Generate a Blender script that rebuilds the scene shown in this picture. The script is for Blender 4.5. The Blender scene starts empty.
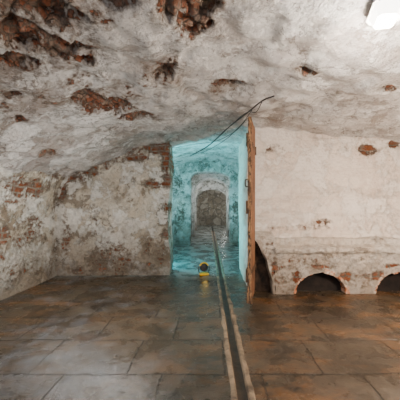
import bpy, bmesh, math, random
import numpy as np
from mathutils import Vector, noise, Matrix
random.seed(7)
C = bpy.context.scene.collection
F, VX, VY, H = 260.0, 212.0, 207.0, 1.05

# ------------------------------------------------------------ helpers
def tag(o, label=None, cat=None, group=None, kind=None):
    if label: o['label'] = label
    if cat: o['category'] = cat
    if group: o['group'] = group
    if kind: o['kind'] = kind
    return o
def empty(name, loc, rot=(0,0,0)):
    o = bpy.data.objects.new(name, None); C.objects.link(o); o.location = loc; o.rotation_euler = rot
    o.empty_display_size = .1
    return o
def link(name, me, mat, parent=None, smooth=True):
    o = bpy.data.objects.new(name, me); C.objects.link(o)
    me.materials.append(mat)
    if smooth:
        me.polygons.foreach_set('use_smooth', [True]*len(me.polygons))
    if parent: o.parent = parent
    return o
def obj(name, bm, mat, parent=None, smooth=False):
    me = bpy.data.meshes.new(name); bmesh.ops.recalc_face_normals(bm, faces=bm.faces)
    bm.to_mesh(me); bm.free()
    return link(name, me, mat, parent, smooth)
def box(bm, c, s, bev=0.0, rot=None):
    r = bmesh.ops.create_cube(bm, size=1)
    vs = r['verts']
    bmesh.ops.scale(bm, vec=s, verts=vs)
    if bev > 0:
        es = list({e for v in vs for e in v.link_edges})
        rb = bmesh.ops.bevel(bm, geom=es, offset=bev, segments=2, affect='EDGES', profile=.5)
        vs = list({v for f in rb['faces'] for v in f.verts} | {v for v in vs if v.is_valid})
    if rot is not None: bmesh.ops.transform(bm, matrix=rot, verts=vs)
    bmesh.ops.translate(bm, vec=c, verts=vs)
    return vs
def tube(bm, pts, r, n=8, cap=True):
    pts = [Vector(p) for p in pts]; rings = []
    for i, p in enumerate(pts):
        a = pts[max(i-1,0)]; b = pts[min(i+1,len(pts)-1)]
        t = (b-a).normalized(); up = Vector((0,0,1)) if abs(t.z) < .95 else Vector((1,0,0))
        s = t.cross(up).normalized(); q = s.cross(t)
        rr = r(i/(len(pts)-1)) if callable(r) else r
        rings.append([bm.verts.new(p + (s*math.cos(k*2*math.pi/n)+q*math.sin(k*2*math.pi/n))*rr) for k in range(n)])
    for a, b in zip(rings, rings[1:]):
        for k in range(n): bm.faces.new((a[k], a[(k+1)%n], b[(k+1)%n], b[k]))
    if cap:
        bm.faces.new(rings[0]); bm.faces.new(rings[-1][::-1])
def lathe(bm, prof, n=28):
    """prof = [(radius, depth)] turned round the y axis"""
    rings = [[bm.verts.new((r*math.cos(k*2*math.pi/n), d, r*math.sin(k*2*math.pi/n))) for k in range(n)] for r, d in prof]
    for a, b in zip(rings, rings[1:]):
        for k in range(n): bm.faces.new((a[k], a[(k+1)%n], b[(k+1)%n], b[k]))
    bm.faces.new(rings[0]); bm.faces.new(rings[-1][::-1])
def smoothpath(P, n=10):
    P = [Vector(p) for p in P]; out = []
    Q = [P[0]*2-P[1]] + P + [P[-1]*2-P[-2]]
    for i in range(1, len(Q)-2):
        for k in range(n):
            t = k/n
            a,b,c,d = Q[i-1],Q[i],Q[i+1],Q[i+2]
            out.append(.5*((2*b)+(c-a)*t+(2*a-5*b+4*c-d)*t*t+(3*b-a-3*c+d)*t**3))
    out.append(P[-1]); return out

# ------------------------------------------------------------ node materials
class NT:
    def __init__(s, name):
        s.m = bpy.data.materials.new(name); s.m.use_nodes = True
        s.t = s.m.node_tree; s.b = s.t.nodes['Principled BSDF']
    def n(s, typ, **kw):
        nd = s.t.nodes.new(typ)
        for k, v in kw.items(): setattr(nd, k, v)
        return nd
    def l(s, a, b): s.t.links.new(a, b)
    def pos(s):
        return s.n('ShaderNodeNewGeometry').outputs['Position']
    def noise(s, vec, scale, detail=6, rough=.55, dist=0):
        nd = s.n('ShaderNodeTexNoise'); nd.inputs['Scale'].default_value = scale
        nd.inputs['Detail'].default_value = detail; nd.inputs['Roughness'].default_value = rough
        nd.inputs['Distortion'].default_value = dist
        s.l(vec, nd.inputs['Vector']); return nd.outputs['Fac']
    def ramp(s, fac, stops):
        r = s.n('ShaderNodeValToRGB'); e = r.color_ramp.elements
        while len(e) < len(stops): e.new(.5)
        for i, (p, c) in enumerate(stops):
            e[i].position = p; e[i].color = (*c, 1) if len(c) == 3 else c
        s.l(fac, r.inputs['Fac']); return r.outputs['Color']
    def mix(s, fac, a, b, mode='MIX'):
        m = s.n('ShaderNodeMix', data_type='RGBA', blend_type=mode)
        if isinstance(fac, (int, float)): m.inputs[0].default_value = fac
        else: s.l(fac, m.inputs[0])
        for i, v in ((6, a), (7, b)):
            if isinstance(v, tuple): m.inputs[i].default_value = (*v, 1)
            else: s.l(v, m.inputs[i])
        return m.outputs[2]
    def math(s, op, a, b=0.0, c=None):
        m = s.n('ShaderNodeMath', operation=op)
        for i, v in ((0, a), (1, b), (2, c)):
            if v is None: continue
            if isinstance(v, (int, float)): m.inputs[i].default_value = v
            else: s.l(v, m.inputs[i])
        return m.outputs[0]
    def mr(s, v, a, b, c=0., d=1.):
        m = s.n('ShaderNodeMapRange'); m.inputs[1].default_value = a; m.inputs[2].default_value = b
        m.inputs[3].default_value = c; m.inputs[4].default_value = d
        s.l(v, m.inputs[0]); return m.outputs[0]
    def bump(s, h, strength, dist=.01, prev=None):
        b = s.n('ShaderNodeBump'); b.inputs['Strength'].default_value = strength; b.inputs['Distance'].default_value = dist
        s.l(h, b.inputs['Height'])
        if prev is not None: s.l(prev, b.inputs['Normal'])
        return b.outputs['Normal']
    def sep(s, v):
        x = s.n('ShaderNodeSeparateXYZ'); s.l(v, x.inputs[0]); return x.outputs
    def comb(s, x, y, z=0.0):
        c = s.n('ShaderNodeCombineXYZ')
        for i, v in enumerate((x, y, z)):
            if isinstance(v, (int, float)): c.inputs[i].default_value = v
            else: s.l(v, c.inputs[i])
        return c.outputs[0]

def masonry(name, stops, brick=((.42,.13,.05),(.30,.10,.05)), mortar=(.36,.30,.24), mode='wall', stain=(.30,.19,.11), stain_amt=.55,
            chips=.70, rubble=False, low_dirt=0.0, dirtcol=(.16,.11,.07), under=(.45,.37,.29), flake=.55, lime=.5, leftgrime=0.0, st_lo=.47, rag=3.0, fresh=.65, bmp=1.0, n3d=.5, ochre=0.0, wear=0.0, spk_amt=.65, edge=.5, crack=.7):
    """limewash over grey undercoat over masonry; 'ex' (mesh attribute) is how deep the plaster has gone"""
    k = NT(name); p = k.pos(); X, Y, Z = k.sep(p)
    n1 = k.noise(p, 1.1, 8, .62, .2); n2 = k.noise(p, 4.5, 8, .65, .2); n3 = k.noise(p, 24, 6, .65); n4 = k.noise(p, 90, 3, .6)
    base = k.ramp(k.math('ADD', k.math('MULTIPLY', n1, .6), k.math('MULTIPLY', n2, .4)), stops)
    lg = k.math('MULTIPLY', k.mr(X, .3, -1.4), leftgrime)        # the damp side of the vault
    wh = k.mr(k.noise(p, 2.4, 12, .76, .25), .50, .515)          # fresh limewash surviving in ragged sheets
    fn = k.math('ADD', k.noise(p, 2.9, 12, .76, .25), k.math('MULTIPLY', lg, .04))
    fl = k.mr(fn, flake, flake+.012)
    base = k.mix(k.math('MULTIPLY', fl, .8), base, k.mix(n3, under, tuple(.45*a for a in under)))
    st = k.mr(k.math('ADD', k.noise(p, 1.7, 10, .74, .3), k.math('MULTIPLY', lg, .05)), st_lo, st_lo+.14)
    base = k.mix(k.math('MULTIPLY', st, stain_amt), base, stain)
    base = k.mix(k.math('MULTIPLY', wh, fresh), base, stops[-1][1])
    if ochre:
        oc = k.mr(k.noise(p, 1.4, 9, .72, .3), .50, .66)
        base = k.mix(k.math('MULTIPLY', oc, ochre), base, (.52,.34,.15))
    if wear:                                                      # horizontal bands of wear
        hz_ = k.noise(k.comb(k.math('MULTIPLY', X, .35), k.math('MULTIPLY', Z, 3.2), Y), 2.2, 10, .72)
        base = k.mix(k.math('MULTIPLY', k.mr(hz_, .50, .62), wear), base, (.50,.37,.27))
    base = k.mix(k.mr(n3, .46, .68, 0, n3d), base, tuple(.45*a for a in stops[-1][1]))
    spk = k.mr(k.math('ADD', k.noise(p, 30, 7, .78), k.math('MULTIPLY', lg, .02)), .58, .65)
    base = k.mix(k.math('MULTIPLY', spk, spk_amt), base, (.13,.085,.055))
    if low_dirt:
        ld = k.math('MULTIPLY', k.mr(k.math('ADD', Z, k.math('MULTIPLY', n2, -1.1)), .3, -.5), low_dirt)
        base = k.mix(ld, base, dirtcol)
    vc = k.n('ShaderNodeTexVoronoi', feature='DISTANCE_TO_EDGE'); vc.inputs['Scale'].default_value = 2.4
    wv = k.n('ShaderNodeVectorMath', operation='SCALE'); wv.inputs['Scale'].default_value = .5
    ncc = k.n('ShaderNodeTexNoise'); ncc.inputs['Scale'].default_value = 3.0; ncc.inputs['Detail'].default_value = 8; ncc.inputs['Roughness'].default_value = .7; k.l(p, ncc.inputs['Vector'])
    av = k.n('ShaderNodeVectorMath', operation='ADD'); k.l(ncc.outputs['Color'], wv.inputs[0]); k.l(p, av.inputs[0]); k.l(wv.outputs[0], av.inputs[1]); k.l(av.outputs[0], vc.inputs['Vector'])
    crk = k.math('MULTIPLY', k.mr(vc.outputs['Distance'], .014, .004), k.mr(n1, .45, .52))
    base = k.mix(k.math('MULTIPLY', crk, crack), base, (.14,.095,.07))
    at = k.n('ShaderNodeAttribute', attribute_name='ex').outputs['Fac']
    e = k.math('ADD', at, k.math('MULTIPLY', k.math('SUBTRACT', n3, .5), 1.4))
    e = k.math('ADD', e, k.math('MULTIPLY', k.math('SUBTRACT', k.noise(p, 6, 10, .76, .1), .5), rag))
    chip = k.mr(k.math('ADD', k.noise(p, 6.5, 9, .76, .4), k.math('MULTIPLY', lg, .01)), chips, chips+.015)
    mask = k.math('MAXIMUM', k.mr(e, .05, .07), k.math('MULTIPLY', chip, .8))
    rim = k.mr(e, -.50, .0)
    base = k.mix(k.math('MULTIPLY', rim, .75), base, k.mix(n3, tuple(.8*a for a in under), (.20,.14,.095)))
    dv = k.n('ShaderNodeVectorMath', operation='ADD')
    wob = k.n('ShaderNodeVectorMath', operation='SCALE'); wob.inputs['Scale'].default_value = .06
    nc = k.n('ShaderNodeTexNoise'); nc.inputs['Scale'].default_value = 8; nc.inputs['Detail'].default_value = 5; k.l(p, nc.inputs['Vector'])
    k.l(nc.outputs['Color'], wob.inputs[0]); k.l(p, dv.inputs[0]); k.l(wob.outputs[0], dv.inputs[1])
    dx, dy, dz = k.sep(dv.outputs[0])
    bv = k.comb(k.math('ADD', dx, dy), dz) if mode == 'wall' else k.comb(dx, dy)
    if rubble:
        vo = k.n('ShaderNodeTexVoronoi', feature='F1'); vo.inputs['Scale'].default_value = rubble; k.l(dv.outputs[0], vo.inputs['Vector'])
        ve = k.n('ShaderNodeTexVoronoi', feature='DISTANCE_TO_EDGE'); ve.inputs['Scale'].default_value = rubble; k.l(dv.outputs[0], ve.inputs['Vector'])
        g = k.sep(vo.outputs['Color'])[0]
        bc = k.ramp(g, [(0, brick[0]), (.40, brick[1]), (.65, tuple(.65*a for a in brick[0])), (1, mortar)])
        bf = k.mr(ve.outputs['Distance'], .02, .14)
        bc = k.mix(bf, tuple(.22*a for a in mortar), bc)
    else:
        br = k.n('ShaderNodeTexBrick'); k.l(bv, br.inputs['Vector']); br.inputs['Scale'].default_value = 1
        br.inputs['Brick Width'].default_value = .21; br.inputs['Row Height'].default_value = .078; br.inputs['Mortar Size'].default_value = .014
        br.inputs['Mortar Smooth'].default_value = .4
        br.inputs['Color1'].default_value = (*brick[0],1); br.inputs['Color2'].default_value = (*brick[1],1); br.inputs['Mortar'].default_value = (*mortar,1)
        bc = br.outputs['Color']; bf = k.math('SUBTRACT', 1.0, br.outputs['Fac'])
    bc = k.mix(k.mr(k.noise(p, 11, 8, .75), .46, .56, 0, lime), bc, k.mix(n3, (.26,.19,.13), (.62,.54,.47)))
    bc = k.mix(k.mr(n4, .36, .76, 0, .4), bc, (.10,.06,.04))
    bc = k.mix(k.math('MULTIPLY', k.mr(e, .30, .05), edge), bc, (.04,.025,.018))    # shade painted in along the broken plaster edge
    col = k.mix(mask, base, bc)
    k.l(col, k.b.inputs['Base Color'])
    k.b.inputs['Roughness'].default_value = .88; k.b.inputs['Specular IOR Level'].default_value = .25
    h = k.math('ADD', k.math('MULTIPLY', n2, 1.8), k.math('MULTIPLY', n3, 1.3))
    h = k.math('ADD', h, k.math('MULTIPLY', n4, .36)); h = k.math('SUBTRACT', h, k.math('MULTIPLY', fl, .26)); h = k.math('ADD', h, k.math('MULTIPLY', wh, .24)); h = k.math('SUBTRACT', h, k.math('MULTIPLY', crk, .3*crack))
    nb = k.bump(h, .95, .034*bmp)
    hb = k.math('SUBTRACT', k.math('MULTIPLY', k.math('MULTIPLY', bf, mask), .9), k.math('MULTIPLY', mask, 1.6))
    hb = k.math('ADD', hb, k.math('MULTIPLY', k.math('MULTIPLY', mask, k.noise(p, 23, 7, .85)), 2.8))
    nb = k.bump(hb, 1.0, .038, nb)
    k.l(nb, k.b.inputs['Normal'])
    return k.m

M = {}
M['ceil'] = masonry('whitewashed_vault', [(.33,(.42,.36,.34)),(.46,(.66,.61,.58)),(.60,(.84,.80,.78)),(.8,(.98,.96,.94))],
    brick=((.62,.22,.11),(.44,.155,.085)), mortar=(.62,.47,.36), mode='ceil', stain=(.33,.27,.24), stain_amt=.62, chips=.715, rubble=22,
    under=(.50,.42,.36), flake=.575, lime=.6, leftgrime=1.0, st_lo=.485, fresh=.68, bmp=1.9, n3d=.4, ochre=.12, edge=.55)
M['wall'] = masonry('peeling_limewash', [(.30,(.46,.38,.28)),(.44,(.71,.63,.52)),(.56,(.86,.80,.70)),(.75,(.97,.95,.90))],
    brick=((.62,.20,.08),(.44,.15,.07)), mortar=(.58,.49,.39), stain=(.21,.16,.11), stain_amt=.88, chips=.67, low_dirt=.7, flake=.535, under=(.36,.29,.22), lime=.8, st_lo=.49, fresh=.8, bmp=1.5, n3d=.3, ochre=.25, spk_amt=.5, edge=.4)
M['wallr'] = masonry('cream_limewash', [(.28,(.80,.64,.52)),(.42,(.89,.77,.67)),(.60,(.93,.84,.76)),(.8,(.95,.90,.85))],
    brick=((.52,.17,.06),(.36,.13,.06)), stain=(.62,.46,.37), stain_amt=.45, chips=.76, flake=.65, under=(.64,.52,.43), lime=.7, n3d=.18, ochre=.10, wear=.28, spk_amt=.25, bmp=.8, crack=.2)
M['bench'] = masonry('stained_bench_plaster', [(.28,(.62,.50,.40)),(.42,(.81,.71,.60)),(.60,(.91,.84,.75)),(.8,(.97,.93,.87))],
    brick=((.64,.21,.085),(.46,.15,.07)), stain=(.46,.31,.21), stain_amt=.55, chips=.69, low_dirt=.5, flake=.57, lime=.6, n3d=.4, wear=.22, bmp=1.3, spk_amt=.4, edge=.3, crack=.3)
M['pass'] = masonry('passage_limewash', [(.30,(.52,.52,.49)),(.44,(.73,.74,.71)),(.56,(.87,.88,.85)),(.75,(.97,.97,.96))],
    brick=((.30,.22,.15),(.26,.20,.14)), stain=(.22,.21,.16), stain_amt=.7, chips=.66, low_dirt=.7, flake=.54, under=(.34,.33,.27), st_lo=.48, n3d=.35, bmp=1.3)
M['pier'] = masonry('mottled_stone_pier', [(.30,(.28,.27,.23)),(.44,(.50,.50,.45)),(.56,(.74,.74,.70)),(.75,(.93,.93,.91))],
    brick=((.26,.20,.14),(.18,.15,.11)), stain=(.12,.115,.09), stain_amt=.8, chips=.62, low_dirt=.7, flake=.52, under=(.24,.23,.19), st_lo=.48, fresh=.65, bmp=1.4)
M['stone'] = masonry('rubble_stone', [(.3,(.34,.31,.25)),(.45,(.46,.43,.36)),(.6,(.60,.57,.49)),(.8,(.72,.70,.63))],
    brick=((.50,.44,.35),(.26,.23,.18)), mortar=(.70,.68,.62), rubble=2.6, chips=.44, stain=(.14,.13,.09), lime=.35, edge=0.0)

def floor_mat():
    k = NT('worn_paving'); p = k.pos(); X, Y, Z = k.sep(p)
    n1 = k.noise(p, 1.3, 9, .64, .2); n2 = k.noise(p, 3.2, 9, .68, .2); n3 = k.noise(p, 17, 7, .72); n4 = k.noise(p, 100, 4, .65)
    wx = k.math('ADD', X, k.math('MULTIPLY', k.math('SUBTRACT', k.noise(p, 3.6, 7, .68), .5), .05))
    wy = k.math('ADD', Y, k.math('MULTIPLY', k.math('SUBTRACT', k.noise(p, 3.9, 7, .68), .5), .05))
    bv = k.comb(k.math('ADD', wx, .31), k.math('ADD', wy, .05))
    br = k.n('ShaderNodeTexBrick'); k.l(bv, br.inputs['Vector']); br.inputs['Scale'].default_value = 1
    br.inputs['Brick Width'].default_value = .62; br.inputs['Row Height'].default_value = .42; br.inputs['Mortar Size'].default_value = .008
    br.inputs['Mortar Smooth'].default_value = .6; br.offset = .37
    br.inputs['Color1'].default_value = (.0,.0,.0,1); br.inputs['Color2'].default_value = (1,1,1,1); br.inputs['Mortar'].default_value = (.5,.5,.5,1)
    slab = k.sep(br.outputs['Color'])[0]
    c = k.ramp(k.math('ADD', k.math('MULTIPLY', n2, .6), k.math('MULTIPLY', n3, .4)),
        [(.39,(.012,.009,.006)),(.46,(.034,.025,.016)),(.54,(.070,.051,.033)),(.66,(.14,.105,.07))])
    c = k.mix(k.math('MULTIPLY', slab, .38), c, (.085,.064,.042))
    sv = k.comb(k.math('MULTIPLY', X, .8), k.math('MULTIPLY', Y, 2.0), 0.0)
    strk = k.mr(k.noise(sv, 2.0, 9, .72, .2), .485, .63)
    side = k.math('MAXIMUM', k.mr(X, -.4, .6), k.mr(X, -1.2, -2.0))
    c = k.mix(k.math('MULTIPLY', k.math('MULTIPLY', strk, k.math('ADD', k.math('MULTIPLY', side, .7), .3)), .65), c, k.mix(n3, (.29,.125,.038), (.17,.085,.032)))
    glare = k.mr(k.math('ADD', k.math('ABSOLUTE', k.math('ADD', X, 1.3)), k.math('ABSOLUTE', k.math('SUBTRACT', Y, 1.6))), 1.3, .1)  # cool glare on the left floor, painted into the colour below
    lt = k.mr(k.math('ADD', k.noise(p, 2.2, 9, .72, .2), k.math('MULTIPLY', glare, .13)), .52, .74)
    c = k.mix(k.math('MULTIPLY', lt, k.mr(X, .4, -1.2, .06, .55)), c, k.mix(n3, (.10,.125,.16), (.32,.39,.48)))  # pale blue glare tint, stronger towards the left
    dk = k.mr(n1, .51, .62)
    c = k.mix(k.math('MULTIPLY', dk, .5), c, (.012,.009,.006))
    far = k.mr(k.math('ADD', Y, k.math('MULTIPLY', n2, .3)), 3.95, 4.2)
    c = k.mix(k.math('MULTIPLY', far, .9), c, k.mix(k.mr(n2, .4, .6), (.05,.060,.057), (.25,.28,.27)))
    c = k.mix(k.mr(n3, .48, .70, 0, .55), c, (.013,.010,.007))
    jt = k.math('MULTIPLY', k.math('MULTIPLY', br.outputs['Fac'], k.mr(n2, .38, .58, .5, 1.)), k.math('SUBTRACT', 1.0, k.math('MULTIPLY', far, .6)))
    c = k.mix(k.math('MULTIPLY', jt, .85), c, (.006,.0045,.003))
    c = k.mix(k.mr(n4, .58, .72, 0, .25), c, (.24,.19,.13))
    k.l(c, k.b.inputs['Base Color'])
    rg = k.mr(n2, .40, .60, .14, .42)
    k.l(rg, k.b.inputs['Roughness'])
    k.b.inputs['Specular IOR Level'].default_value = .5
    h = k.math('SUBTRACT', k.math('ADD', k.math('MULTIPLY', n2, .65), k.math('MULTIPLY', n3, .55)), k.math('MULTIPLY', jt, .45))
    k.l(k.bump(h, .75, .018), k.b.inputs['Normal'])
    return k.m
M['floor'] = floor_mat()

def simple(name, c1, c2, scale=8, rough=.6, metal=0, stretch=None, bump=.3, dist=.004, lo=.35, hi=.65):
    k = NT(name); tc = k.n('ShaderNodeTexCoord').outputs['Object']
    if stretch:
        mp = k.n('ShaderNodeMapping'); mp.inputs['Scale'].default_value = stretch; k.l(tc, mp.inputs['Vector']); tc = mp.outputs[0]
    n = k.noise(tc, scale, 7, .62, .5)
    k.l(k.ramp(n, [(lo, c1), (hi, c2)]), k.b.inputs['Base Color'])
    k.b.inputs['Roughness'].default_value = rough; k.b.inputs['Metallic'].default_value = metal
    k.l(k.bump(n, bump, dist), k.b.inputs['Normal'])
    return k.m
M['wood'] = simple('weathered_brown_timber', (.04,.018,.010), (.36,.16,.068), 6, .75, 0, (10,10,.5), .8, .008, .42, .60)
M['woodedge'] = simple('splintered_timber_edge', (.04,.02,.012), (.42,.235,.115), 9, .85, 0, (11,11,1.4), .9, .010, .46, .60)
M['iron'] = simple('rusty_iron', (.05,.03,.02), (.16,.09,.05), 30, .6, .5)
M['kerb'] = simple('brown_stone_edging', (.06,.042,.027), (.30,.22,.145), 8, .65, 0, None, .8, .010, .36, .60)
M['silt'] = simple('brown_silt', (.018,.012,.008), (.085,.054,.032), 7, .5, 0, None, .7, .01)
M['gloom'] = simple('unlit_depth_shade', (.004,.003,.003), (.02,.013,.010), 14, .95)  # near-black colour stands in for the unlit depth of the arches
M['brown'] = simple('dimmed_brown_masonry', (.008,.005,.004), (.07,.040,.024), 12, .95, 0, None, .9, .02)  # dimness of the recess painted into its dark brown masonry colour
M['black'] = simple('black_rubber', (.012,.012,.013), (.03,.03,.032), 30, .5)
M['yellow'] = simple('yellow_plastic', (.85,.45,.0), (1.0,.60,.01), 12, .4)
M['grey'] = simple('dark_cable', (.02,.022,.022), (.06,.065,.065), 20, .5)
M['whitep'] = simple('white_plastic', (.7,.7,.68), (.82,.82,.8), 20, .35)
def emis(name, col, st):
    k = NT(name); tc = k.n('ShaderNodeTexCoord').outputs['Object']
    k.l(k.ramp(k.noise(tc, 6, 2), [(.3, tuple(.93*c for c in col)), (.7, col)]), k.b.inputs['Emission Color'])
    k.b.inputs['Base Color'].default_value = (*col,1); k.b.inputs['Emission Strength'].default_value = st
    return k.m
M['diff'] = emis('glowing_diffuser', (1,.95,.86), 8)
M['lens'] = simple('dark_lens', (.015,.015,.018), (.03,.03,.035), 10, .55)
def brickmat():
    k = NT('limewashed_brick'); p = k.pos()
    n = k.noise(p, 9, 8, .72); c = k.ramp(k.noise(p, 5, 5, .7), [(.3,(.30,.095,.045)),(.6,(.60,.22,.09))])
    c = k.mix(k.mr(n, .47, .57), c, (.74,.64,.53)); c = k.mix(k.mr(k.noise(p, 40, 5, .7), .45, .7, 0, .6), c, (.14,.09,.06)); k.l(c, k.b.inputs['Base Color'])
    k.b.inputs['Roughness'].default_value = .9; k.l(k.bump(n, .8, .02), k.b.inputs['Normal']); return k.m
M['brick'] = brickmat()

# ------------------------------------------------------------ geometry of the place
cp = np.polyfit([-2.5,-2.3,-2.0,-1.5,-.68,0,.7,1.5,2.4,3.2,4.0], [1.25,1.43,1.61,1.83,2.06,2.09,2.03,1.96,1.855,1.73,1.56], 6)
def zc(x): return float(np.polyval(cp, x))
def hit_ceil(px, py):
    dx, dz = (px-VX)/F, (VY-py)/F
    y = 1.0
    for _ in range(60): y = .5*y + .5*(zc(max(-2.5,min(4,dx*y)))-H)/dz
    return (dx*y, y)
def pc(px, py, rx, ry, s=1.0):
    c = np.array(hit_ceil(px, py)); a = np.array(hit_ceil(px+rx, py))-c; b = np.array(hit_ceil(px, py-ry))-c
    return c, np.linalg.inv(np.array([a, b]).T), s
def pw(px, py, rx, ry, Y=4.0, s=1.0):
    return np.array(((px-VX)/F*Y, H+(VY-py)/F*Y)), np.diag([F/Y/rx, F/Y/ry]), s
def ps(px, py, rx, ry, X=-2.35, s=1.0):
    Y = X*F/(px-VX); return np.array((Y, H+(VY-py)/F*Y)), np.diag([1/abs(Y-X*F/(px+rx-VX)), F/Y/ry]), s
def field(q, p, patches):
    """positive: plaster gone to the brick; just below zero (s < 0 patches): limewash gone to the undercoat"""
    best = -1.0
    for c, Mi, s in patches:
        dx, dy = q[0]-c[0], q[1]-c[1]
        u = Mi[0][0]*dx+Mi[0][1]*dy; v = Mi[1][0]*dx+Mi[1][1]*dy
        d = math.sqrt(u*u+v*v)
        if d < 2.2: best = max(best, (1-d)*s if s > 0 else (-.30 if s > -1.5 else -.13)+min(0,(1-d))*1.3)
    if best > -.95:
        best += (.8*noise.noise(p*6.0) + .6*noise.noise(p*15.0))*(1 if best > -.10 else .3)
    return max(-1, min(1, best))
def build(name, grids, mat, fq, patches, amp, inward, recess=.03, parent=None, freq=1.6, fine=.3):
    verts, faces, ex = [], [], []
    inw = Vector(inward)
    for g in grids:
        b = len(verts); nr, nc = len(g), len(g[0])
        for row in g:
            for p in row:
                e = field(fq(p), p, patches) if patches else -1.0
                d = noise.noise_vector(p*freq)*amp + noise.noise_vector(p*freq*4.1)*amp*fine
                if e > 0: d = d + inw*recess*min(1, e*8)*(.75+.9*noise.noise(p*13)+.7*noise.noise(p*31))
                verts.append(p+d); ex.append(e)
        for i in range(nr-1):
            for j in range(nc-1):
                a = b+i*nc+j; faces.append((a, a+1, a+nc+1, a+nc))
    me = bpy.data.meshes.new(name); me.from_pydata(verts, [], faces); me.update()
    at = me.attributes.new('ex', 'FLOAT', 'POINT'); at.data.foreach_set('value', ex)
    return link(name, me, mat, parent)
def lin(a, b, st):
    n = max(2, int(abs(b-a)/st)+1); return [a+(b-a)*i/(n-1) for i in range(n)]
def wall_grids(loc, u0, u1, zt, ops, depth, st, nv=None, z0=-.08):
    gs = []; cur = u0
    nv = nv or max(4, int(zt((u0+u1)/2)/st))
    def col(u, lo): return [loc(u, 0, lo+(zt(u)-lo)*j/nv) for j in range(nv+1)]
    for (ua, ub, zs, za, pw_) in ops:
        if ua > cur: gs.append([col(u, z0) for u in lin(cur, ua, st)])
        half = pw_ < 0; q = abs(pw_)
        def arch(u):
            t = (u-ua)/(ub-ua) if half else abs((u-(ua+ub)/2)/((ub-ua)/2))
            t = min(1, max(0, t)); return zs+(za-zs)*(1-t**q)**(1/q)
        um, ur = (ua+ub)/2, (ub-ua)/2
        us = [um-ur*math.cos(math.pi*i/32) for i in range(33)]
        gs.append([col(u, arch(u)) for u in us])
        outline = [(ua, z) for z in lin(-.05, arch(ua), st)] + [(u, arch(u)) for u in us[1:-1]] + [(ub, z) for z in lin(max(zs,.001), -.05, st)]
        nd = max(3, int(depth/st))
        gs.append([[loc(u, depth*i/nd, z) for i in range(nd+1)] for u, z in outline])
        cur = ub
    if cur < u1: gs.append([col(u, z0) for u in lin(cur, u1, st)])
    return gs

# ---- floor, with the slot of the drain left open
def xd(y): return .190-.0132*y
DW = .034
rows0 = []; y = -2.5
while y < 21:
    c = xd(y); NL, NR = 30, 42
    L = [-3.2+(c-DW+3.2)*i/(NL-1) for i in range(NL)]; Rr = [c+DW+(4.4-c-DW)*i/(NR-1) for i in range(NR)]
    hz = lambda x: .010*noise.noise(Vector((x*1.3, y*1.3, 0)))*min(1, abs(x-c)*3)
    rows0.append([Vector((x, y, hz(x))) for x in L] + [Vector((c-DW+.001, y, -.12)), Vector((c+DW-.001, y, -.12))] + [Vector((x, y, hz(x))) for x in Rr])
    y += .1
v = [p for r in rows0 for p in r]; nc = len(rows0[0])
me = bpy.data.meshes.new('floor')
me.from_pydata(v, [], [(i*nc+j, i*nc+j+1, (i+1)*nc+j+1, (i+1)*nc+j) for i in range(len(rows0)-1) for j in range(nc-1)])
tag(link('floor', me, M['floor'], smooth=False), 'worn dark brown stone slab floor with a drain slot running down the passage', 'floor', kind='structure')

# ---- vault over the near room
cpat = [pc(30,8,48,17), pc(25,36,38,16), pc(64,50,28,12), pc(60,18,36,14), pc(8,64,20,8), pc(84,62,12,5), pc(118,3,22,5), pc(190,8,32,14), pc(196,30,18,13), pc(168,18,11,6,.8),
    pc(160,72,16,10), pc(84,98,16,5), pc(108,104,22,7), pc(134,113,16,5), pc(232,86,11,3.5), pc(298,70,10,2.5,.9), pc(386,86,9,2.5,.8),
    pc(22,116,8,3.5), pc(50,152,8,3,.9), pc(8,97,10,4),
    pc(60,92,70,12,-1), pc(36,66,50,12,-1), pc(165,75,22,13,-1), pc(235,90,18,6,-1)]
xf = lin(-1.9, .6, .015)
fineys = lin(.9, 2.5, .015)
g1 = [[Vector((x, y, zc(x))) for x in lin(-2.55, -1.9, .03)+xf[1:]+lin(.6, 4.1, .03)[1:]] for y in lin(-1.6,.9,.04)+fineys[1:]+lin(2.5,4.05,.028)[1:]]
tag(build('ceiling', [g1, [[Vector((x, y, zc(x))) for x in lin(-2.55,4.1,.1)] for y in lin(-2.5,-1.6,.1)]],
    M['ceil'], lambda p: (p.x, p.y), cpat, .078, (0,0,1), .065, fine=.5), 'low whitewashed vault with plaster fallen off in brown brick patches', 'ceiling', kind='structure')

# ---- side walls of the near room
lp = [ps(20,188,14,6,s=.4), ps(8,150,10,6,s=.6), ps(4,232,6,12,s=.4), ps(30,232,12,14,s=-2), ps(10,192,12,10,s=-2), ps(42,176,20,4,s=-2), ps(52,200,5,14,s=-1), ps(20,265,16,8,s=-1)]
tag(build('wall_left', [[[Vector((-2.39+.34*max(0,z-.75)**2+.04*noise.noise(Vector((0,y,z))), y, z)) for z in lin(-.08, 1.62, .035)] for y in lin(-2.5, 4.05, .035)]],
    M['wall'], lambda p: (p.y, p.z), lp, .07, (-1,0,0), .02), 'left side wall of peeling stained limewash curving into the vault', 'wall', kind='structure')
tag(build('wall_right', [[[Vector((3.95, y, z)) for z in lin(-.08, 1.9, .1)] for y in lin(-2.5, 4.05, .1)]],
    M['wallr'], lambda p: (p.y, p.z), [], .03, (1,0,0)), 'right side wall of cream limewash', 'wall', kind='structure')

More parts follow.
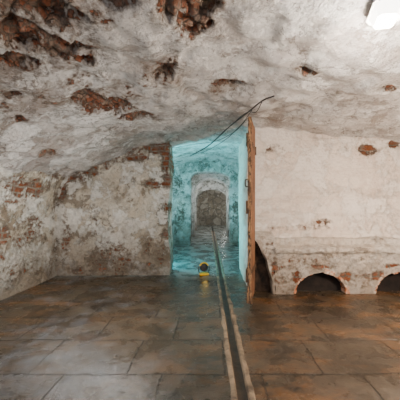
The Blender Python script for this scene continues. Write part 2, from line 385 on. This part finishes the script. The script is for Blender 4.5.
# ---- end walls with the doorway between them
DL, DR, YR = -.66, .46, 3.3
blp = [pw(156,147,12,7,s=.9), pw(166,160,5,10,s=.9), pw(151,184,10,3.5,s=.9), pw(166,180,4,7,s=.85), pw(166,208,3,5,s=.75), pw(166,234,3,5,s=.7), pw(70,180,10,4), pw(62,191,4,9,s=.9),
    pw(138,158,8,3,s=.7), pw(113,260,21,14,s=-2), pw(66,236,4,18,s=-2), pw(82,270,14,4,s=-2), pw(154,254,10,14,s=-2), pw(90,215,8,10,s=-1),
    pw(64,190,5,8,s=-2), pw(72,179,10,5,s=-2), pw(86,170,11,5,s=-2), pw(101,163,11,4.5,s=-2), pw(118,157,11,4,s=-2), pw(136,151,11,4,s=-2), pw(154,146,11,3.5,s=-2)]
tag(build('wall_back_left', wall_grids(lambda u,d,z: Vector((u, 4+d, z)), -2.45, DL, lambda u: zc(max(u,-2.5))+.06, [], .4, .025)
    + [[[Vector((DL, 4+.42*i/12, z)) for i in range(13)] for z in lin(-.08, 2.14, .03)]],
    M['wall'], lambda p: (p.x, p.z), blp, .045, (0,1,0), .035), 'peeling limewashed end wall left of the doorway with brick showing', 'wall', kind='structure')
brp = [pw(366,151,10,4.5,YR), pw(320,222,8,2.5,YR,.9), pw(395,145,5,4,YR), pw(300,228,30,3,YR,-1), pw(275,150,8,5,YR,-1)]
def wgz(u0, u1, z0, zt, st, Y):
    nv = 45; return [[Vector((u, Y, z0+(zt(u)-z0)*j/nv)) for j in range(nv+1)] for u in lin(u0, u1, st)]
tag(build('wall_back_right', [wgz(DR, 4.05, .60, lambda u: zc(min(u,4))+.06, .03, YR),
    [[Vector((DR, YR+1.12*i/28, z)) for i in range(29)] for z in lin(-.08, 2.14, .04)]],
    M['wallr'], lambda p: (p.x, p.z), brp, .03, (0,1,0), .025), 'cream plastered end wall above the projecting ledge', 'wall', kind='structure')
def lint(u): return 2.06+.05*math.cos((u-.02)/1.36*math.pi)
tag(build('wall_lintel', [[[Vector((u, 4.03, lint(u)+(.35)*j/8)) for j in range(9)] for u in lin(DL-.05, DR+.05, .04)],
    [[Vector((u, 4.03+.42*j/10, lint(u))) for j in range(11)] for u in lin(DL-.05, DR+.05, .04)]],
    M['pass'], lambda p: (p.x, p.z), [], .025, (0,0,1)), 'plastered soffit over the doorway into the passage', 'wall', kind='structure')

# ---- the passage: a string of vaulted chambers
def bay(tagname, y0, y1, hw, apex, drop, ordn, mt='pass', mc='pass', cx=0.0):
    tag(build('ceiling_'+tagname, [[[Vector((cx+x, y, apex-drop*x*x)) for x in lin(-hw-.1, hw+.1, .06)] for y in lin(y0-.02, y1+.02, .07)]],
        M[mc], lambda p: (p.x, p.y), [], .04, (0,0,1)), f'limewashed vault of the {ordn} passage chamber', 'ceiling', kind='structure')
    for sd, x in (('left', -hw), ('right', hw)):
        tag(build(f'wall_{tagname}_{sd}', [[[Vector((cx+x, y, z)) for z in lin(-.08, apex-drop*hw*hw+.1, .08)] for y in lin(y0-.02, y1+.02, .08)]],
            M[mt], lambda p: (p.y, p.z), [], .04, (0,1,0)), f'{sd} wall of the {ordn} passage chamber', 'wall', kind='structure')
bay('first_chamber', 4.4, 7.2, 1.6, 2.34, .14, 'first')
tag(build('wall_cross_first', wall_grids(lambda u,d,z: Vector((u, 7.2+d, z)), -1.7, 1.7, lambda u: 2.34-.14*u*u+.08,
    [(-.60,.50,1.76,2.02,2.6)], .35, .035),
    M['pier'], lambda p: (p.x, p.z), [pw(180,215,4,12,7.2,-2), pw(178,182,4,7,7.2,-2), pw(236,210,3,14,7.2,-2)], .05, (0,1,0), .03, fine=.5),
    'nearest dark mottled cross wall with a wide arched opening', 'wall', kind='structure')
bay('second_chamber', 7.55, 9.2, 1.35, 2.45, .14, 'second', 'pier')
tag(build('wall_cross_second', wall_grids(lambda u,d,z: Vector((u, 9.2+d, z)), -1.45, 1.45, lambda u: 2.45-.14*u*u+.08,
    [(-.62,.56,1.62,2.06,2.0)], .55, .045),
    M['pass'], lambda p: (p.x, p.z), [], .05, (0,1,0), .03, fine=.5),
    'second pale cross wall with a round headed opening', 'wall', kind='structure')
bay('third_chamber', 9.75, 11.6, 1.3, 2.4, .16, 'third')
tag(build('wall_cross_third', wall_grids(lambda u,d,z: Vector((u, 11.6+d, z)), -1.4, 1.4, lambda u: 2.5-.16*u*u,
    [(-.70,.68,1.35,1.86,2.0)], .5, .06),
    M['pier'], lambda p: (p.x, p.z), [], .05, (0,1,0), .03),
    'farthest cross wall with a broad low arch', 'wall', kind='structure')
bay('last_chamber', 12.1, 15.0, 1.2, 2.3, .2, 'last', 'stone', 'stone')
tag(build('wall_far_end', [[[Vector((x, 15.0, z)) for z in lin(-.08, 2.5, .09)] for x in lin(-1.3, 1.3, .09)]],
    M['stone'], lambda p: (p.x, p.z), [], .09, (0,1,0), fine=.6), 'rough grey rubble stone wall closing the end of the passage', 'wall', kind='structure')

# ---- low masonry plinth with fire arches and stepped ledge
YF = 3.14
bench = tag(empty('masonry_plinth', (DR, YF, 0)), 'low plastered plinth with dark floor level arches and a projecting ledge', 'masonry plinth')
off = Vector((DR, YF, 0))
archs = [(1.00,1.645,.0,.265,2.0), (1.965,2.61,.0,.265,2.0), (2.93,3.575,.0,.265,2.0)]
bpat = [pw(296,279,5,6,YF,.75), pw(283,282,6,4,YF,.6), pw(346,278,6,5,YF,.75), pw(320,267,12,2,YF,.75), pw(276,262,2.5,8,YF,.7), pw(378,275,5,5,YF,.7), pw(394,266,8,2,YF,.6),
    pw(300,264,24,6,YF,-1), pw(362,282,10,8,YF,-1), pw(270,250,4,10,YF,-2), pw(275,275,3,18,YF,-2)]
gs = wall_grids(lambda u,d,z: Vector((u+.02*noise.noise(Vector((u*9,0,z*9))), YF+d, z)), DR, .76, lambda u: .70, [(DR+.004,.738,.01,.660,-1.8)], .14, .025, nv=20)
gs += wall_grids(lambda u,d,z: Vector((u, YF+d, z)), .76, 3.92, lambda u: .555, archs, .14, .025, nv=20)
gs.append([[Vector((DR, y, z)) for y in lin(YF, YR+.02, .04)] for z in lin(-.08, .70, .04)])
gs.append([[Vector((.76, y, z)) for y in lin(YF, YR+.02, .04)] for z in lin(.50, .70, .03)])
gs.append([[Vector((x, YF+(YR+.03-YF)*t, .70+.05*t)) for t in lin(0,1,.2)] for x in lin(DR, .76, .03)])
b = build('body', gs, M['bench'], lambda p: (p.x, p.z), bpat, .022, (0,1,0), .02, freq=3.0, fine=.45); b.parent = bench; b.matrix_parent_inverse = Matrix.Translation(-off)
prof = [(.012,.482),(-.020,.490),(-.044,.502),(-.052,.524),(-.048,.545),(-.032,.558),(-.006,.566),(.03,.573),(.06,.580),(.085,.587),(.095,.597),(.100,.618),(.104,.640),(.112,.654),(.14,.664),(.20,.672)]
gt = [[Vector((x, YF+a, z+.010*noise.noise(Vector((x*1.7,3,0))))) for a, z in prof] for x in lin(.755, 3.92, .03)]
b = build('ledge', [gt], M['bench'], lambda p: (p.x, p.y), [], .016, (0,0,-1), .01, freq=3.5, fine=.5); b.parent = bench; b.matrix_parent_inverse = Matrix.Translation(-off)
for (ua, ub, zs, za, pw_) in archs:      # header bricks lining each arch, mostly plastered over
    bm = bmesh.new(); n = 15; um = (ua+ub)/2; ur = (ub-ua)/2
    def cv(t, r):
        a = math.pi*t; return um-math.cos(a)*(ur+r)-DR, zs+math.sin(a)*(za-zs+r)
    for i in range(n):
        t0, t1 = (i+.03+random.uniform(0,.05))/n, (i+.97-random.uniform(0,.05))/n
        th = random.uniform(.010,.040); yo = .002+random.uniform(-.006,.008); inr = -.012+random.uniform(-.014,.008)
        q = []
        for yy in (yo, yo+.12):
            for t, r_ in ((t0,inr+random.uniform(-.004,.004)),(t1,inr+random.uniform(-.004,.004)),(t1,th),(t0,th)):
                x, z = cv(t, r_); q.append(bm.verts.new((x, yy, z)))
        for f in ((0,1,2,3),(4,5,6,7),(0,1,5,4),(1,2,6,5),(2,3,7,6),(3,0,4,7)): bm.faces.new([q[k] for k in f])
    bmesh.ops.recalc_face_normals(bm, faces=bm.faces)
    bmesh.ops.bevel(bm, geom=list(bm.edges), offset=.004, segments=2, affect='EDGES')
    obj('brick_arch', bm, M['brick'], bench)
bm = bmesh.new(); box(bm, (1.86, .125, .272), (3.10, .01, .545)); obj('shade_back_sheet', bm, M['gloom'], bench)  # thin panel painted dark in place of a deep unlit hollow
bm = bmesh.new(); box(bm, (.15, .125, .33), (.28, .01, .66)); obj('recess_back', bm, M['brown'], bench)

# ---- drain gutter
dr = tag(empty('drain_channel', (xd(3), 3, 0)), 'narrow shallow drain gutter sunk between worn brown stone edges', 'floor drain')
for s in (-1, 1):
    bm = bmesh.new(); vs = []
    for y in lin(-1.5, 11.5, .06):
        c = xd(y)+s*DW-xd(3)
        w = .005*noise.noise(Vector((s*3., y*5, 0))); hgt = .006+.003*noise.noise(Vector((s*5., y*6, 2)))
        w2 = .014*noise.noise(Vector((s*9., y*7, 5)))
        vs.append([bm.verts.new((c+s*(dx+ww)+w, y-3, z)) for dx, z, ww in ((-.004,-.11,0),(-.004,hgt-.010,0),(.004,hgt,0),(.024,hgt-.001,w2),(.033,hgt-.006,w2),(.037,-.02,w2))])
    for a, b_ in zip(vs, vs[1:]):
        for i in range(5): bm.faces.new((a[i], a[i+1], b_[i+1], b_[i]))
    obj('gutter_edge', bm, M['kerb'], dr)
bm = bmesh.new(); vs = []
for y in lin(-1.5, 11.5, .07):
    c = xd(y)-xd(3); vs.append([bm.verts.new((c+t*DW, y-3, -.028+.008*noise.noise(Vector((t*2, y*5, 1)))-.008*(1-t*t))) for t in (-1,-.5,0,.5,1)])
for a, b_ in zip(vs, vs[1:]):
    for i in range(4): bm.faces.new((a[i], a[i+1], b_[i+1], b_[i]))
obj('silt_bed', bm, M['silt'], dr, True)

# ---- open plank door
hx, hy = .490, 3.08; nx, ny = .385, 2.68
ang = math.atan2(ny-hy, nx-hx); W = math.hypot(nx-hx, ny-hy)
door = tag(empty('door_1', (hx, hy, .04), (0, math.radians(-1.2), ang)), 'open weathered brown plank door seen almost edge on in the doorway', 'door', kind='structure')
bm = bmesh.new(); npl = 3
for i in range(npl):
    a = i*W/npl; wv = W/npl-.004
    box(bm, (a+wv/2, random.uniform(-.002,.002), .98+random.uniform(-.008,.006)), (wv, .034, 1.92), .003)
obj('planks', bm, M['wood'], door)
for z in (.28, 1.0, 1.72):
    bm = bmesh.new(); box(bm, (W/2, -.030, z), (W-.06, .026, .14), .004); obj('ledge', bm, M['woodedge'], door)
bm = bmesh.new(); rr = []
for i in range(110):                      # splintered leading edge, swollen at the foot
    z = .01+1.93*i/109; j1 = .012*noise.noise(Vector((0,0,z*9)))+.008*noise.noise(Vector((3,0,z*31))); j2 = .014*noise.noise(Vector((5,0,z*8)))+.008*noise.noise(Vector((5,2,z*37)))
    f = 1+.7*max(0, 1-z/.25)
    rr.append([bm.verts.new((W+x+j1, y_*f+(j2 if y_ > 0 else j1)*.8, z)) for x, y_ in ((-.008,-.017),(.012,-.018),(.015,0),(.012,.018),(-.008,.017))])
for a, b_ in zip(rr, rr[1:]):
    for i in range(5): bm.faces.new((a[i], a[(i+1)%5], b_[(i+1)%5], b_[i]))
bm.faces.new(rr[0]); bm.faces.new(rr[-1][::-1])
obj('edge_strip', bm, M['woodedge'], door)
for z in (.32, 1.68):
    bm = bmesh.new(); box(bm, (.17, .020, z), (.34, .005, .04), .002); tube(bm, [(0,.022,z-.05),(0,.022,z+.05)], .011)
    for q in (.1,.2,.3): box(bm, (q, .024, z), (.012,.004,.012), .001)
    obj('strap_hinge', bm, M['iron'], door)
bm = bmesh.new(); s = -1; box(bm, (W-.07, s*.020, 1.26), (.05, .006, .12), .002)
tube(bm, smoothpath([(W-.07,s*.02,1.30),(W-.07,s*.05,1.295),(W-.07,s*.055,1.26),(W-.07,s*.05,1.225),(W-.07,s*.02,1.22)], 5), .006)
obj('handle', bm, M['iron'], door)
bm = bmesh.new(); box(bm, (W+.017, 0, 1.2), (.008, .024, .12), .002); obj('lock_plate', bm, M['iron'], door)

# ---- overhead rod and wires
def at(px, py, Y): return Vector(((px-VX)/F*Y, Y, H+(VY-py)/F*Y))
bm = bmesh.new(); P = [at(274,96,2.15), at(262,101,2.3), at(247,113,2.6), at(229,127,3.0), at(208,146,3.5), at(190,156,4.1)]
base = P[0].copy(); tube(bm, [p-base for p in smoothpath(P, 8)], .007)
o = obj('conduit', bm, M['black'], None, True); o.location = base
tag(o, 'thickest black cable hanging from the vault down into the doorway', 'cable')
for lab, P in (('thin dark wire drooping just under the black cable', [at(252,110,2.55), at(240,126,2.8), at(222,142,3.3), at(200,153,4.0), at(180,153,4.6)]),
               ('thin dark wire curving left above the doorway from the door top', [at(248,118,2.5), at(234,132,2.9), at(216,141,3.4), at(196,144,3.8), at(172,148,3.9)]),
               ('short dark wire looping from the black cable to the vault', [at(262,102,2.28), at(256,112,2.4), at(248,112,2.5), at(240,117,2.65), at(234,123,2.85)])):
    bm = bmesh.new(); base = P[0].copy(); tube(bm, [p-base for p in smoothpath(P, 8)], .0035, 6)
    o = obj('wire', bm, M['grey'], None, True); o.location = base; tag(o, lab, 'wire')

# ---- ceiling light, top right
lx, ly = hit_ceil(388, 4)
cl = tag(empty('ceiling_light', (lx, ly, zc(lx)-.005), (0, math.radians(8), math.radians(-18))), 'glowing white angular lamp fixed to the vault', 'ceiling light')
def frustum(bm, a0, a1, z0, z1, sy):
    rings = []
    for r_, z in ((a0,z0),(a1,z1)):
        pts = [(-1,-.7),(-.7,-1),(.7,-1),(1,-.7),(1,.7),(.7,1),(-.7,1),(-1,.7)]
        rings.append([bm.verts.new((r_*x, sy*r_*y_, z)) for x, y_ in pts])
    n = 8
    for k in range(n): bm.faces.new((rings[0][k], rings[0][(k+1)%n], rings[1][(k+1)%n], rings[1][k]))
    bm.faces.new(rings[0]); bm.faces.new(rings[1][::-1])
bm = bmesh.new(); frustum(bm, .066, .075, .03, -.030, 1.3); obj('housing', bm, M['whitep'], cl)
bm = bmesh.new(); frustum(bm, .064, .042, -.030, -.078, 1.3); obj('diffuser', bm, M['diff'], cl)

# ---- work light on the threshold: small rounded head in a bracket on a low base
r = tag(empty('work_light', (-.125, 4.02, .0), (0,0,math.radians(10))), 'small rounded black and yellow work light on a base standing on the doorway threshold', 'work light')
r.scale = (.80,)*3
T = Matrix.Translation((0,0,.150)) @ Matrix.Rotation(math.radians(-14), 4, 'X')
def tbm(fn):
    bm = bmesh.new(); fn(bm); bmesh.ops.transform(bm, matrix=T, verts=bm.verts); return bm
h = obj('housing', tbm(lambda b: lathe(b, [(.066,-.024),(.078,-.018),(.082,.010),(.072,.040),(.05,.056),(.02,.060)])), M['black'], r, True)
def hood(b):                              # yellow hood over the upper half of the head
    n = 18; pr = [(.070,-.036),(.092,-.038),(.096,-.010),(.088,.020)]
    rings = [[b.verts.new((q*math.cos(math.pi*(.10+.80*k/n)), d, q*math.sin(math.pi*(.10+.80*k/n)))) for k in range(n+1)] for q, d in pr]
    for a, c_ in zip(rings, rings[1:]):
        for k in range(n): b.faces.new((a[k], a[k+1], c_[k+1], c_[k]))
obj('hood', tbm(hood), M['yellow'], r, True)
obj('lens', tbm(lambda b: lathe(b, [(.02,-.034),(.046,-.032),(.060,-.026),(.060,-.016)])), M['lens'], h, True)
def fins(b):
    for i in range(5): box(b, (-.040+.020*i,.056,0), (.005,.022,.085), .001)
    box(b, (0,.048,0), (.09,.006,.07), .001)
obj('cooling_fins', tbm(fins), M['black'], h)
bm = bmesh.new(); tube(bm, smoothpath([(-.100,0,.150),(-.100,0,.08),(-.07,0,.040),(.07,0,.040),(.100,0,.08),(.100,0,.150)], 6), .009); obj('bracket', bm, M['black'], r, True)
bm = bmesh.new(); box(bm, (0,-.005,.022), (.18,.15,.040), .016); obj('foot', bm, M['yellow'], r, True)
for x in (-.107,.107):
    bm = bmesh.new(); tube(bm, [(x-.007,0,.150),(x+.007,0,.150)], .016, 10); obj('knob', bm, M['black'], r)

# ------------------------------------------------------------ light
def area(loc, tgt, size, power, col):
    l = bpy.data.lights.new('lamp', 'AREA'); l.energy = power; l.color = col; l.size = size
    o = bpy.data.objects.new('lamp', l); C.objects.link(o); o.location = loc
    o.rotation_euler = (Vector(tgt)-Vector(loc)).to_track_quat('-Z','Y').to_euler(); return o
def point(loc, power, col, r=.1):
    l = bpy.data.lights.new('lamp', 'POINT'); l.energy = power; l.color = col; l.shadow_soft_size = r
    o = bpy.data.objects.new('lamp', l); C.objects.link(o); o.location = loc; return o
point((lx, ly+.05, zc(lx)-.22), 50, (1,.89,.76), .05)
area((-.4,-1.6,1.1), (-.2,3,1.3), 1.0, 24, (.98,.96,1))  # added fill from behind the camera, no fitting there
point((2.0, 1.8, 1.0), 135, (1,.80,.62), .10)
point((-1.45, 2.7, .9), 27, (1,.96,.90), .12)  # unseen light added for floor sheen and a brighter left wall
point((-.75, 2.1, .65), 21, (1,.95,.88), .08)  # unseen low light added to graze the vault
area((-1.3,4.9,.6), (.1,4.9,2.2), .4, 72, (.18,.90,1))
point((-.95,4.62,.32), 36, (.04,.80,1), .06)
point((-.9,4.62,1.75), 15, (.12,.88,1), .1)
point((1.1,4.9,1.2), 10, (.45,.95,1), .1)
point((-1.2,6.3,1.3), 11, (.85,.98,1), .1)  # added lights from here to the last chamber, no fittings built
point((1.2,6.4,1.0), 8, (.85,.98,1), .1)
point((-.95,8.2,1.5), 22, (.92,1,1), .1)
point((.95,8.6,1.2), 18, (.92,1,1), .1)
point((-.95,10.4,1.5), 38, (.98,1,.98), .1)
point((.95,10.8,1.0), 26, (.98,1,.98), .1)
point((-.85,13.0,1.6), 42, (1,1,.94), .1)
point((.8,13.6,1.0), 22, (1,1,.94), .1)
point((-.10,3.80,.07), .2, (1,.62,.12), .03)  # added light for a yellow glint on the floor
w = bpy.data.worlds.new('w'); bpy.context.scene.world = w; w.use_nodes = True
w.node_tree.nodes['Background'].inputs[0].default_value = (.9,.92,1,1); w.node_tree.nodes['Background'].inputs[1].default_value = .10

cam = bpy.data.cameras.new('camera'); co = bpy.data.objects.new('camera', cam); C.objects.link(co)
co.location = (0,0,H); co.rotation_euler = (math.pi/2,0,0)
cam.sensor_width = 36; cam.lens = 36*F/400; cam.shift_x = -(VX-200)/400; cam.shift_y = (VY-200)/400; cam.clip_start = .02
bpy.context.scene.camera = co
